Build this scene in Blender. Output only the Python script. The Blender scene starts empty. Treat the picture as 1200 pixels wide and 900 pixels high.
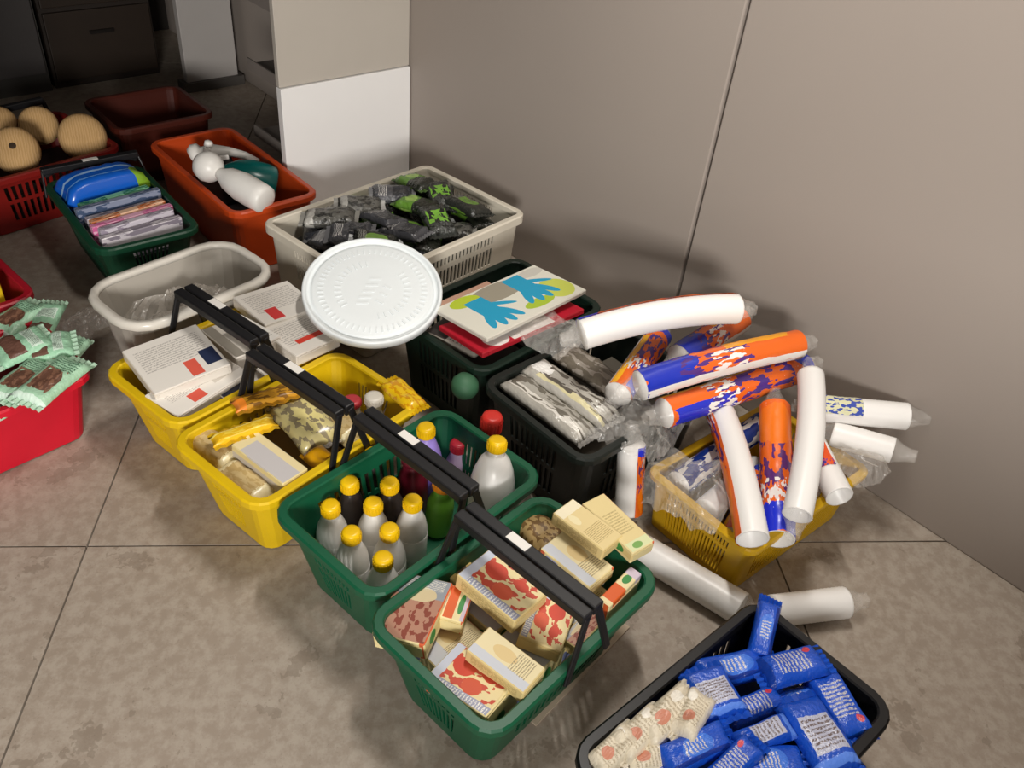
import bpy, bmesh, math, random
from mathutils import Vector, Matrix, Euler, noise
S = bpy.context.scene
COL = S.collection
random.seed(7)
PI = math.pi

# ------------------------------------------------------------------ camera
F, H = 1000.0, 1.45
up = Vector((140, 1270, F)).normalized()              # world up in camera axes (from the vertical vanishing point)
fw = Vector((0, 0, -1)); fy = (fw - up*fw.dot(up)).normalized(); fx = fy.cross(up)
R0 = Matrix((fx, fy, up))
def _g0(px, py):
    d = R0 @ Vector((px-600, 450-py, -F)); return d*(-H/d.z)
_a, _b = _g0(1030, 583), _g0(1200, 695)
_d = (_a-_b); _an = math.atan2(_d.x, _d.y)
RW = Matrix.Rotation(_an, 3, 'Z') @ R0                # the wall on the right runs along +Y
CAMP = Vector((0, 0, H))
def G(px, py, z=0.0):                                 # pixel -> point on the plane at height z
    d = RW @ Vector((px-600, 450-py, -F)); return CAMP + d*((z-H)/d.z)
cam = bpy.data.cameras.new('camera'); cam.sensor_width = 36; cam.lens = F/1200*36; cam.clip_start = .02
co = bpy.data.objects.new('camera', cam); COL.objects.link(co)
co.matrix_world = Matrix.Translation(CAMP) @ RW.to_4x4()
S.camera = co
# ------------------------------------------------------------------ light
S.view_settings.view_transform = 'Standard'; S.view_settings.look = 'None'
S.view_settings.exposure = 0.0; S.view_settings.gamma = 1; S.view_settings.use_curve_mapping = False
w = bpy.data.worlds.new('world'); S.world = w; w.use_nodes = True
w.node_tree.nodes['Background'].inputs[0].default_value = (1.0, .93, .85, 1)
w.node_tree.nodes['Background'].inputs[1].default_value = .08
def area(name, loc, aim, sx, sy, e, col=(1, .95, .88)):
    l = bpy.data.lights.new(name, 'AREA'); l.shape = 'RECTANGLE'; l.size = sx; l.size_y = sy; l.energy = e; l.color = col
    o = bpy.data.objects.new(name, l); COL.objects.link(o); o.location = loc
    o.rotation_euler = (Vector(aim)-Vector(loc)).to_track_quat('-Z', 'Y').to_euler(); return o
area('ceiling_tube_light', (1.22, 1.0, 2.5), (1.15, 1.05, 0), .7, .10, 33)
area('low_left_fill', (-1.7, -2.4, 1.5), (1.3, 1.8, .4), .8, .9, 215, (1, .96, .91))  # broad area light added low behind left to brighten wall and panel

# ------------------------------------------------------------------ materials
def lin(c):
    if isinstance(c, str): c = tuple(int(c[i:i+2], 16) for i in (0, 2, 4))
    f = lambda v: (v/12.92 if v <= .04045 else ((v+.055)/1.055)**2.4)
    return tuple(f(v/255) for v in c) + (1,)
class NT:
    def __init__(s, name, rough=.5, spec=.4):
        s.m = bpy.data.materials.new(name); s.m.use_nodes = True; s.t = s.m.node_tree; s.n = s.t.nodes
        s.b = s.n['Principled BSDF']; s.b.inputs['Roughness'].default_value = rough
        s.b.inputs['Specular IOR Level'].default_value = spec
    def new(s, ty, **k):
        n = s.n.new(ty)
        for a, v in k.items(): setattr(n, a, v)
        return n
    def link(s, a, b): s.t.links.new(a, b)
    def math(s, op, a, b=None, c=None):
        n = s.new('ShaderNodeMath', operation=op)
        for i, v in enumerate((a, b, c)):
            if v is None: continue
            if isinstance(v, (int, float)): n.inputs[i].default_value = v
            else: s.link(v, n.inputs[i])
        return n.outputs[0]
    def mix(s, fac, a, b):
        n = s.new('ShaderNodeMix', data_type='RGBA')
        for i, v in ((0, fac), (6, a), (7, b)):
            if isinstance(v, (int, float, tuple)): n.inputs[i].default_value = v
            else: s.link(v, n.inputs[i])
        return n.outputs[2]
    def noise(s, scale, detail=3, vec=None, rough=.5):
        n = s.new('ShaderNodeTexNoise'); n.inputs['Scale'].default_value = scale; n.inputs['Detail'].default_value = detail
        n.inputs['Roughness'].default_value = rough
        if vec is not None: s.link(vec, n.inputs['Vector'])
        return n.outputs['Fac']
    def bump(s, h, strength=.2, dist=.005):
        n = s.new('ShaderNodeBump'); n.inputs['Strength'].default_value = strength; n.inputs['Distance'].default_value = dist
        s.link(h, n.inputs['Height']); s.link(n.outputs[0], s.b.inputs['Normal'])
    def coord(s, which='Object'): return s.new('ShaderNodeTexCoord').outputs[which]
    def color(s, c):
        if isinstance(c, tuple): s.b.inputs['Base Color'].default_value = c
        else: s.link(c, s.b.inputs['Base Color'])
MC = {}
def plastic(c, rough=.42, var=.12, spec=.45):
    k = ('p', str(c), rough)
    if k in MC: return MC[k]
    n = NT('plastic_'+str(c), rough, spec); o = n.coord(); L = lin(c)
    f = n.noise(9, 4, o); D = tuple(v*(1-var*2) for v in L[:3])+(1,)
    n.color(n.mix(f, D, L)); n.bump(n.noise(60, 2, o), .05, .002); MC[k] = n.m; return n.m
def printed(key, base, shapes, rough=.4, spec=.5, wob=.0, crinkle=.0):
    """flat print on a pack: shapes laid out in the pack's own UV square, later ones on top"""
    if key in MC: return MC[key]
    n = NT('print_'+key, rough, spec); uv = n.coord('UV')
    if wob:
        ns = n.new('ShaderNodeTexNoise'); ns.inputs['Scale'].default_value = 7; n.link(uv, ns.inputs['Vector'])
        v1 = n.new('ShaderNodeVectorMath', operation='SUBTRACT'); n.link(ns.outputs['Color'], v1.inputs[0]); v1.inputs[1].default_value = (.5, .5, .5)
        v2 = n.new('ShaderNodeVectorMath', operation='SCALE'); n.link(v1.outputs[0], v2.inputs[0]); v2.inputs['Scale'].default_value = wob
        v3 = n.new('ShaderNodeVectorMath', operation='ADD'); n.link(uv, v3.inputs[0]); n.link(v2.outputs[0], v3.inputs[1]); uv2 = v3.outputs[0]
    else: uv2 = uv
    sp = n.new('ShaderNodeSeparateXYZ'); n.link(uv2, sp.inputs[0]); U, V = sp.outputs[0], sp.outputs[1]
    c = lin(base)
    for sh in shapes:
        kind, cx, cy, hw, hh, colr = sh[:6]
        ang = sh[6] if len(sh) > 6 and kind != 'words' else 0
        du, dv = n.math('SUBTRACT', U, cx), n.math('SUBTRACT', V, cy)
        if ang:
            ca, sa = math.cos(ang), math.sin(ang)
            du, dv = (n.math('ADD', n.math('MULTIPLY', du, ca), n.math('MULTIPLY', dv, sa)),
                      n.math('SUBTRACT', n.math('MULTIPLY', dv, ca), n.math('MULTIPLY', du, sa)))
        if kind in ('rect', 'words', 'spots'):
            m = n.math('MULTIPLY', n.math('LESS_THAN', n.math('ABSOLUTE', du), hw), n.math('LESS_THAN', n.math('ABSOLUTE', dv), hh))
        else:
            a = n.math('DIVIDE', du, hw); b = n.math('DIVIDE', dv, hh)
            m = n.math('LESS_THAN', n.math('ADD', n.math('MULTIPLY', a, a), n.math('MULTIPLY', b, b)), 1.0)
        if kind == 'words':                              # rows of dashes, too small to read
            rows = sh[6]
            rows = rows*1.9; r = n.math('LESS_THAN', n.math('FRACT', n.math('MULTIPLY', V, rows)), .5)
            q = n.math('GREATER_THAN', n.noise(rows*2.2, 2, uv), .46)
            m = n.math('MULTIPLY', m, n.math('MULTIPLY', r, q))
        if kind == 'spots':
            m = n.math('MULTIPLY', m, n.math('GREATER_THAN', n.noise(sh[7] if len(sh) > 7 else 9, 2, uv), .52))
        c = n.mix(m, c, lin(colr))
    n.color(c)
    if crinkle: n.bump(n.noise(14, 3, n.coord('UV')), crinkle, .01)
    MC[key] = n.m; return n.m
def film(key='film', tint='e8e4de', alpha=.22, rough=.18):
    if key in MC: return MC[key]
    n = NT(key, rough, .9); n.color(lin(tint)); n.b.inputs['Alpha'].default_value = alpha
    n.bump(n.noise(30, 4, n.coord()), .9, .01); MC[key] = n.m; return n.m

def floor_mat():
    n = NT('speckled_floor', .55, .35); o = n.coord()
    a = n.noise(2.2, 4, o); b = n.noise(38, 6, o, .7); v = n.new('ShaderNodeTexVoronoi'); v.inputs['Scale'].default_value = 110; n.link(o, v.inputs['Vector'])
    c = n.mix(a, lin('8f8375'), lin('a3968a'))
    rmp = n.new('ShaderNodeValToRGB'); rmp.color_ramp.elements[0].position = .42; rmp.color_ramp.elements[1].position = .60; n.link(b, rmp.inputs[0])
    c = n.mix(n.math('MULTIPLY', rmp.outputs[0], .45), c, lin('b9b0a4'))
    c = n.mix(n.math('MULTIPLY', n.math('LESS_THAN', v.outputs[0], .12), .25), c, lin('5d5247'))
    c = n.mix(n.math('MULTIPLY', n.math('GREATER_THAN', n.noise(5, 5, o, .75), .60), .35), c, lin('6d6052'))
    n.color(c); n.bump(b, .1, .003); return n.m
def wall_mat(c='9f958d'):
    n = NT('painted_wall', .5, .3); o = n.coord(); L = lin(c)
    n.color(n.mix(n.noise(1.4, 4, o), tuple(v*.92 for v in L[:3])+(1,), L)); n.bump(n.noise(90, 3, o), .05, .002); return n.m
def wood_mat(key, a, b, rough=.5):
    if key in MC: return MC[key]
    n = NT(key, rough, .3); o = n.coord(); mp = n.new('ShaderNodeMapping'); mp.inputs['Scale'].default_value = (2, 14, 14); n.link(o, mp.inputs[0])
    n.color(n.mix(n.noise(3, 5, mp.outputs[0]), lin(a), lin(b))); MC[key] = n.m; return n.m

# ------------------------------------------------------------------ mesh helpers
def mesh_obj(name, me, mats, parent=None, loc=(0, 0, 0), rot=(0, 0, 0), smooth=False):
    if not isinstance(mats, (list, tuple)): mats = [mats]
    if not me.materials:
        for m in mats: me.materials.append(m)
    if smooth:
        for p in me.polygons: p.use_smooth = True
    o = bpy.data.objects.new(name, me); COL.objects.link(o); o.parent = parent
    o.location = loc; o.rotation_euler = rot; return o
def pyd(name, vs, fs, uvs=None, mi=None):
    me = bpy.data.meshes.new(name); me.from_pydata([tuple(v) for v in vs], [], fs)
    if uvs:
        l = me.uv_layers.new(name='UVMap')
        for p in me.polygons:
            for k in p.loop_indices: l.data[k].uv = uvs[me.loops[k].vertex_index]
    if mi:
        for p, i in zip(me.polygons, mi): p.material_index = i
    me.update(); return me
class MB:
    def __init__(s): s.v = []; s.f = []
    def hexa(s, p):                                     # 8 points: 4 bottom ring, 4 top ring
        i = len(s.v); s.v += [Vector(q) for q in p]
        s.f += [(i+3, i+2, i+1, i), (i+4, i+5, i+6, i+7)] + [(i+k, i+(k+1) % 4, i+4+(k+1) % 4, i+4+k) for k in range(4)]
    def box(s, c, d, M=None):
        c = Vector(c); x, y, z = d[0]/2, d[1]/2, d[2]/2
        p = [Vector(q) for q in ((-x, -y, -z), (x, -y, -z), (x, y, -z), (-x, y, -z), (-x, -y, z), (x, -y, z), (x, y, z), (-x, y, z))]
        s.hexa([c+(M @ q if M else q) for q in p]); return s
    def bar(s, a, b, wd, th, side=(0, 0, 1)):           # flat bar from a to b
        a, b = Vector(a), Vector(b); d = (b-a).normalized(); sd = Vector(side); u = d.cross(sd).normalized()*wd/2; n = d.cross(u).normalized()*th/2
        s.hexa([a-u-n, a+u-n, a+u+n, a-u+n, b-u-n, b+u-n, b+u+n, b-u+n]); return s
    def tube(s, path, rad, seg=10, cap=True):
        path = [Vector(p) for p in path]; n = len(path); base = len(s.v)
        t = (path[1]-path[0]).normalized(); u = t.orthogonal().normalized()
        for i, p in enumerate(path):
            t2 = (path[min(i+1, n-1)]-path[max(i-1, 0)]).normalized(); u = (u-t2*u.dot(t2)).normalized(); v = t2.cross(u)
            r = rad[i] if isinstance(rad, (list, tuple)) else rad
            for k in range(seg):
                a = 2*PI*k/seg; s.v.append(p+u*(r*math.cos(a))+v*(r*math.sin(a)))
        for i in range(n-1):
            for k in range(seg):
                a, b = base+i*seg+k, base+i*seg+(k+1) % seg; s.f.append((a, b, b+seg, a+seg))
        if cap: s.f += [tuple(base+k for k in reversed(range(seg))), tuple(base+(n-1)*seg+k for k in range(seg))]
        return s
    def lathe(s, prof, seg=24, M=None):
        base = len(s.v)
        for r, z in prof:
            for k in range(seg):
                a = 2*PI*k/seg; q = Vector((r*math.cos(a), r*math.sin(a), z)); s.v.append(M @ q if M else q)
        for i in range(len(prof)-1):
            for k in range(seg):
                a, b = base+i*seg+k, base+i*seg+(k+1) % seg; s.f.append((a, b, b+seg, a+seg))
        s.f += [tuple(base+k for k in reversed(range(seg))), tuple(base+(len(prof)-1)*seg+k for k in range(seg))]
        return s
    def me(s, name): return pyd(name, s.v, s.f)
    def build(s, name, mat, parent=None, loc=(0, 0, 0), rot=(0, 0, 0), smooth=False, bevel=0):
        o = mesh_obj(name, s.me(name), mat, parent, loc, rot, smooth)
        if bevel:
            m = o.modifiers.new('bevel', 'BEVEL'); m.width = bevel; m.segments = 2; m.limit_method = 'ANGLE'
        return o
def tag(o, label, cat, group=None):
    o['label'] = label; o['category'] = cat
    if group: o['group'] = group
    return o
def thing(name, label, cat, loc, rot=(0, 0, 0), group=None):
    o = bpy.data.objects.new(name, None); COL.objects.link(o); o.location = loc; o.rotation_euler = rot; o.empty_display_size = .05
    return tag(o, label, cat, group)
def struct(o): o['kind'] = 'structure'; return o

# ------------------------------------------------------------------ the setting
WX = G(1030, 583).x                                     # right wall plane
JY = 1.168                                              # panel joint on the wall
fm = floor_mat(); groove = plastic('6a5f54', .9)
fl = struct(MB().box((.5, 1.9, -.025), (4.6, 6.6, .03)).build('floor', groove))
X0 = G(102, 640); da = (G(133, 560)-G(0, 895)).normalized(); db = Vector((da.y, -da.x, 0)); TS = 1.5; gp = .004
yaw_t = math.atan2(da.y, da.x)
slab = MB().box((0, 0, 0), (TS-gp, TS-gp, .012)).me('floor_tile')
for i in range(-2, 3):
    for j in range(-2, 3):
        c = X0 + da*((i+.5)*TS) + db*((j+.5)*TS)
        if -2.6 < c.x < 3.2 and -2.4 < c.y < 5.4:
            o = mesh_obj('floor_tile', slab, fm, fl, (c.x, c.y, -.0062), (0, 0, yaw_t))
wm = wall_mat()
wr = struct(MB().box((WX+.06, 1.5, 1.4), (.08, 6.2, 2.9)).build('wall_right', plastic('6f665e', .8)))
for y0, y1 in ((-1.6, JY-.005), (JY+.005, 4.6)):
    MB().box((WX+.011, (y0+y1)/2, 1.405), (.022, y1-y0, 2.81)).build('wall_panel', wm, wr, bevel=.004)
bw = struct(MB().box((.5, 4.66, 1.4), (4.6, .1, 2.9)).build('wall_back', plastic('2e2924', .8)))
ce = struct(MB().box((.5, .05, 2.85), (4.6, 3.2, .08)).build('ceiling', wall_mat('b0a89e')))
# overhead slab added out of view to shade the far end
shade_mb = MB(); E0, E1 = Vector((WX, 1.33, 0)), Vector((-1.8, .95, 0))
shade_mb.hexa([(E0.x, E0.y, 2.08), (WX, 4.6, 2.08), (-1.8, 4.6, 2.08), (E1.x, E1.y, 2.08), (E0.x, E0.y, 2.24), (WX, 4.6, 2.24), (-1.8, 4.6, 2.24), (E1.x, E1.y, 2.24)])
struct(shade_mb.build('shade_slab_1', plastic('3a332c', .8)))
lw = struct(MB().box((-.95, 1.54, 1.04), (1.6, .08, 2.08)).build('left_blocker', plastic('3a342e', .8)))  # unseen partition added to block low light from the far left crates

struct(MB().box((.45, -1.05, .43), (2.5, .10, .86)).build('front_blocker', wall_mat('8f867c')))      # unseen waist-high blocker added behind the camera to shade floor and lower wall

# ------------------------------------------------------------------ crates and baskets
def perimeter(Wd, Ln, r, nx, ny, mar):
    """rounded rectangle, counter-clockwise; returns [(x,y,nx,ny)], hole flag per segment"""
    pts, flg = [], []
    def side(a, b, n, nrm):
        a, b = Vector(a), Vector(b); L = (b-a).length; d = (b-a)/L
        ss = [0]
        if n:
            pitch = (L-2*mar)/n
            for k in range(n): ss += [mar+pitch*k+pitch*.22, mar+pitch*(k+1)-pitch*.22]
        for i, q in enumerate(ss):
            p = a+d*q; pts.append((p.x, p.y, nrm[0], nrm[1])); flg.append(n and i % 2 == 1)
    def arc(cx, cy, a0):
        for k in range(4):
            a = a0+(PI/2)*k/4; pts.append((cx+r*math.cos(a), cy+r*math.sin(a), math.cos(a), math.sin(a))); flg.append(False)
    x, y = Wd/2, Ln/2
    side((-x+r, -y), (x-r, -y), nx, (0, -1)); arc(x-r, -y+r, -PI/2)
    side((x, -y+r), (x, y-r), ny, (1, 0)); arc(x-r, y-r, 0)
    side((x-r, y), (-x+r, y), nx, (0, 1)); arc(-x+r, y-r, PI/2)
    side((-x, y-r), (-x, -y+r), ny, (-1, 0)); arc(-x+r, -y+r, PI)
    return pts, flg
def crate_body(Wd, Ln, Ht, taper, nx, ny, vs, holerows, t=.004, r=.03, mar=.03):
    top, fl_ = perimeter(Wd, Ln, r, nx, ny, mar)
    bot, _ = perimeter(Wd-2*taper, Ln-2*taper, r, nx, ny, mar)
    n = len(top); V = []; Fc = []; nv = len(vs)
    for lay in (0, 1):
        for v in vs:
            for a, b in zip(bot, top):
                x = a[0]+(b[0]-a[0])*v-lay*t*b[2]; y = a[1]+(b[1]-a[1])*v-lay*t*b[3]; V.append((x, y, .003+v*Ht))
    id_ = lambda lay, j, i: lay*n*nv+j*n+i % n
    solid = lambda j, i: 0 <= j < nv-1 and not (j in holerows and fl_[i % n])
    for j in range(nv-1):
        for i in range(n):
            if not solid(j, i): continue
            a, b, c, d = id_(0, j, i), id_(0, j, i+1), id_(0, j+1, i+1), id_(0, j+1, i)
            A, B, C, D = id_(1, j, i), id_(1, j, i+1), id_(1, j+1, i+1), id_(1, j+1, i)
            Fc += [(a, b, c, d), (D, C, B, A)]
            if not solid(j-1, i): Fc.append((A, B, b, a))
            if not solid(j+1, i): Fc.append((d, c, C, D))
            if not solid(j, i-1): Fc.append((A, a, d, D))
            if not solid(j, i+1): Fc.append((b, B, C, c))
    k = len(V)                                           # floor of the crate
    for z in (.003, .009):
        V += [(a[0]-t*.5*a[2], a[1]-t*.5*a[3], z) for a in bot]
    Fc += [tuple(k+i for i in reversed(range(n))), tuple(k+n+i for i in range(n))] + [(k+i, k+(i+1) % n, k+n+(i+1) % n, k+n+i) for i in range(n)]
    return pyd('crate_body', V, Fc)
def ring(Wd, Ln, r, prof):
    pts, _ = perimeter(Wd, Ln, r, 0, 0, 0); n = len(pts); V = []; Fc = []; m = len(prof)
    for x, y, a, b in pts:
        for o, z in prof: V.append((x+a*o, y+b*o, z))
    for i in range(n):
        for j in range(m):
            Fc.append((i*m+j, ((i+1) % n)*m+j, ((i+1) % n)*m+(j+1) % m, i*m+(j+1) % m))
    return pyd('rim', V, Fc)
white_lab = printed('label', 'e9e6e0', [('words', .5, .5, .4, .35, '444444', 4)])
def handle(b, Ln, Ht, x0, x1, zt, label_y=0.0, mat=None):
    mat = mat or plastic('17171a', .45)
    m = MB(); y = Ln/2+.004
    for s in (-1, 1):
        m.bar((x0, s*y, Ht-.03), (x1, s*(y-.012), zt), .016, .007, (0, 1, 0))
        m.bar((x1, s*(y-.014), zt-.014), (x1, s*(y-.045), zt), .022, .012, (1, 0, 0))
    m.bar((x1, -y+.01, zt), (x1, y-.01, zt), .024, .020)
    h = m.build('handle', mat, b, bevel=.003)
    if label_y is not None: MB().box((x1, label_y, zt+.0105), (.018, .045, .0012)).build('price_label', white_lab, h)
    return h
def basket(name, label, col, c, yaw, Wd, Ln, Ht, taper=.035, nx=14, ny=9, group=None, handles=True, zt=.315, vs=(0, .18, .5, .56, .82, 1), rows=(1, 3), hspread=.014, z=0.0, rimh=.02, mar=.04, r=.035):
    b = thing(name, label, 'basket' if handles else 'crate', (c[0], c[1], z), (0, 0, yaw), group)
    mat = plastic(col)
    mesh_obj('body', crate_body(Wd-.03, Ln-.03, Ht-.006, taper, nx, ny, vs, rows, mar=mar, r=r), mat, b)
    mesh_obj('rim', ring(Wd-.03, Ln-.03, r, [(-.006, Ht-rimh*.6), (.012, Ht-rimh), (.015, Ht-rimh*.9), (.015, Ht-.004), (.011, Ht), (-.003, Ht), (-.006, Ht-.003)]), mat, b)
    if handles:
        handle(b, Ln, Ht, .055, hspread, zt, .03); handle(b, Ln, Ht, -.055, -hspread, zt, None)
    return b
def deg(a): return a*PI/180
GREEN, YEL = '0e5a3c', 'e6c00e'
sheet = tag(MB().box((0, 0, .002), (.30, .22, .004)).build('cardboard_sheet', plastic('c9b8a2', .8), None, (.81, .655, 0), (0, 0, deg(8))), 'pale flattened cardboard sheet under the green basket of cartons', 'cardboard')
gB = basket('shopping_basket', 'dark green shopping basket full of cream cartons, black handles raised', GREEN, (.718, .648), deg(6), .468, .315, .21, z=.004)
gA = basket('shopping_basket', 'dark green shopping basket holding the yellow-capped bottles', GREEN, (.722, .978), deg(7), .474, .315, .21)
yB = basket('shopping_basket', 'yellow shopping basket with tan bags and yellow packs', YEL, (.655, 1.297), deg(10), .468, .300, .205)
yA = basket('shopping_basket', 'yellow shopping basket holding white cards with red marks', YEL, (.632, 1.606), deg(10), .468, .296, .205)
kA = basket('shopping_basket', 'blackish green basket with clear silvery packs beside the cup sleeves crate', '131a16', (1.268, .985), deg(1), .47, .35, .235, taper=.02, handles=False)
kA['category'] = 'basket'
kB = basket('shopping_basket', 'dark green basket holding the blue glove pack against the wall side', '10231a', (1.272, 1.36), deg(5), .47, .345, .235, taper=.02, handles=False)
kB['category'] = 'basket'
yC = basket('slatted_crate', 'mustard yellow slatted crate heaped with disposable cup sleeves', 'd9ac16', (1.418, .612), deg(-2), .445, .30, .165, taper=.012, nx=30, ny=20, handles=False, vs=(0, .12, .62, .68, .86, 1), rows=(1, 3), mar=.03, r=.014, rimh=.016)
bC = basket('black_crate', 'low black crate filled with blue and cream packs', '0d0d10', (.858, .250), deg(0), .515, .305, .17, taper=.015, nx=16, ny=10, handles=False)
rC = basket('red_crate', 'bright red crate heaped with mint green bags', 'd0142e', (.125, 1.845), deg(6), .46, .31, .19, taper=.025, nx=0, ny=0, handles=False)
wC = basket('vented_crate', 'large cream white vented crate full of dark and green packets', 'e4dccb', (1.305, 1.865), deg(7), .645, .445, .265, taper=.012, nx=26, ny=18, handles=False, vs=(0, .15, .42, .48, .70, .76, .9, 1), rows=(3, 5), mar=.09, r=.02, rimh=.03)
tG = basket('shopping_basket', 'dark green basket holding a blue roll and long thin packs', '10462f', (.715, 2.46), deg(88), .50, .30, .20, handles=False)
tG['category'] = 'basket'
handle(tG, .30, .20, .20, .235, .24, 0)
oC = basket('orange_crate', 'orange crate holding the teal spray bottle beside the white panel', 'cc4a18', (1.09, 2.50), deg(90), .62, .30, .22, taper=.015, nx=0, ny=0, handles=False)
rF = basket('red_crate', 'dull red crate of round tan bundles with a black far handle', '8a1c17', (.60, 3.02), deg(10), .50, .42, .20, taper=.03, handles=False)
hm = MB().bar((-.20, .20, .245), (.20, .20, .245), .022, .022)
for sx in (-1, 1): hm.bar((sx*.20, .20, .245), (sx*.22, .20, .17), .014, .008, (0, 1, 0))
hm.build('handle', plastic('17171a', .45), rF, bevel=.003)
rG = basket('red_crate', 'small red crate holding a yellow and navy pack behind the mint bags', 'b0182a', (.16, 2.24), deg(6), .40, .30, .19, taper=.03, nx=0, ny=0, handles=False)
nC = basket('brown_crate', 'dark brown-red crate standing behind the orange crate', '4a1c12', (1.07, 3.10), deg(0), .36, .34, .22, taper=.015, nx=0, ny=0, handles=False)

# ------------------------------------------------------------------ pack builders
def pillow_mesh(wd, ln, th, seed=0, nu=10, nv=14, wr=.006):
    V, UV, Fc = [], [], []; off = Vector((seed*7.13, seed*3.7, seed*1.9))
    tops = {}; bots = {}
    for j in range(nv+1):
        for i in range(nu+1):
            u, v = i/nu*2-1, j/nv*2-1
            h = th/2*max(0, 1-u**4)**.5*max(0, 1-v**6)**.6
            edge = abs(u) == 1 or abs(v) == 1
            pin = 1-.10*(1-abs(v)**2)*0-.06*abs(u)*abs(v)**6*0
            x = u*wd/2*(1-.07*(1-v*v)); y = v*ln/2*(1-.04*(1-u*u))
            nz = noise.noise(Vector((x*38, y*38, 0))+off)*wr + noise.noise(Vector((x*90, y*30, 3))+off)*wr*.5
            tops[i, j] = len(V); V.append((x, y, h+(nz if not edge else nz*.4)+th/2)); UV.append((i/nu, j/nv))
            if edge: bots[i, j] = tops[i, j]
            else:
                bots[i, j] = len(V); V.append((x, y, -h*.9+th/2+nz*.3)); UV.append((1-i/nu, j/nv))
    for j in range(nv):
        for i in range(nu):
            Fc.append((tops[i, j], tops[i+1, j], tops[i+1, j+1], tops[i, j+1]))
            Fc.append((bots[i, j+1], bots[i+1, j+1], bots[i+1, j], bots[i, j]))
    return pyd('pillow', V, Fc, UV)
def seal_mesh(wd, ln, seed):                            # crimped end strip
    V, Fc = [], []; n = 12
    for i in range(n+1):
        x = -wd/2+wd*i/n; z = .0022*(1 if i % 2 else -1)+noise.noise(Vector((x*25, seed, 0)))*.004
        for y in (0, ln):
            for dz in (0, .0012): V.append((x, y+noise.noise(Vector((x*30, seed, 5)))*.002*(y > 0), z+dz))
    for i in range(n):
        a = i*4; b = a+4
        Fc += [(a+1, b+1, b+3, a+3), (a+2, b+2, b, a), (a, b, b+1, a+1), (a+3, b+3, b+2, a+2)]
    Fc += [(0, 1, 3, 2), (n*4+2, n*4+3, n*4+1, n*4)]
    return pyd('seal', V, Fc)
def bag(name, label, cat, c, rot, wd, ln, th, mat, sealmat, seed, group=None, seals=True, wr=.006):
    """sealed pouch; c = centre of its underside"""
    o = mesh_obj(name, pillow_mesh(wd, ln, th, seed, wr=wr), mat, None, c, rot, True); tag(o, label, cat, group)
    if seals:
        for s in (1, -1):
            mesh_obj('seal', seal_mesh(wd*.97, .013, seed+s), sealmat, o, (0, s*(ln/2-.004), th/2), (0, 0, 0 if s > 0 else PI))
    return o
def carton(name, label, cat, c, rot, wd, ln, th, mat, sidemat, group=None, flap=True):
    b = bmesh.new(); bmesh.ops.create_cube(b, size=1)
    for v in b.verts: v.co = Vector((v.co.x*wd, v.co.y*ln, (v.co.z+.5)*th))
    bmesh.ops.bevel(b, geom=list(b.edges), offset=min(.002, th*.2), segments=1, affect='EDGES')
    uv = b.loops.layers.uv.new('UVMap')
    for f in b.faces:
        n = f.normal; f.material_index = 0 if abs(n.z) > .8 else 1
        for l in f.loops:
            p = l.vert.co
            if abs(n.z) > .5: l[uv].uv = (p.x/wd+.5, p.y/ln+.5)
            elif abs(n.x) > .5: l[uv].uv = (p.y/ln+.5, p.z/th)
            else: l[uv].uv = (p.x/wd+.5, p.z/th)
    me = bpy.data.meshes.new(name); b.to_mesh(me); b.free()
    o = mesh_obj(name, me, [mat, sidemat], None, c, rot); tag(o, label, cat, group)
    if flap:
        for s in (1, -1): MB().box((0, s*(ln/2+.0006), th*.5), (wd*.9, .0012, th*.62)).build('end_flap', sidemat, o)
    return o
def quad(a, b, c, z):
    """three corner pixels of a top face at height z -> centre, width, length, yaw"""
    A, B, C = G(*a, z), G(*b, z), G(*c, z); u = B-A; v = C-A
    yaw = math.atan2(u.y, u.x); yv = math.atan2(v.y, v.x)-PI/2
    d = (yv-yaw+PI/2) % PI-PI/2
    return (A+(u+v)*.5), u.length, v.length, yaw+d*.5
def qpack(fn, a, b, c, z, th, tilt=(0, 0), **k):
    ctr, wd, ln, yaw = quad(a, b, c, z)
    Rm = Matrix.Rotation(yaw, 3, 'Z') @ Euler((tilt[0], tilt[1], 0)).to_matrix()
    base = ctr-Rm @ Vector((0, 0, th))
    return fn(c=base, rot=Rm.to_euler(), wd=wd, ln=ln, th=th, **k)

# ------------------------------------------------------------------ cartons in the green basket
pz = printed('pizza', 'e6d39c', [('rect', .5, .5, .46, .46, 'ead9a6'), ('spots', .5, .5, .46, .46, 'c9523f', 0, 5), ('ell', .62, .68, .2, .17, 'cf4b38'), ('ell', .35, .42, .17, .15, 'd25c40'),
      ('ell', .7, .3, .12, .12, 'c74632'), ('rect', .09, .5, .09, .5, 'a3a6bd'), ('words', .09, .5, .07, .45, 'f0eee8', 12), ('rect', .5, .93, .5, .07, 'c9cfdd')], .45, .4, .05)
pz2 = printed('pizza_brown', 'b98a74', [('spots', .5, .35, .5, .35, '8e4a3c', 0, 6), ('rect', .5, .84, .5, .16, '9aa0a8'), ('ell', .5, .72, .34, .12, 'd9c8a0'), ('words', .5, .88, .4, .08, 'e9e4d8', 20)], .45, .4, .05)
cr = printed('cream', 'e3cf98', [('words', .5, .30, .4, .16, 'b09a66', 16), ('rect', .5, .9, .5, .1, 'efe6c8'), ('ell', .3, .68, .14, .12, 'ece0b4')], .5, .4)
cr2 = printed('cream_grey', 'e6d8ac', [('rect', .16, .5, .16, .5, 'c8ccd4'), ('ell', .6, .55, .2, .2, 'ddc48c'), ('words', .6, .25, .3, .15, '9a8a68', 14)], .5, .4)
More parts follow.
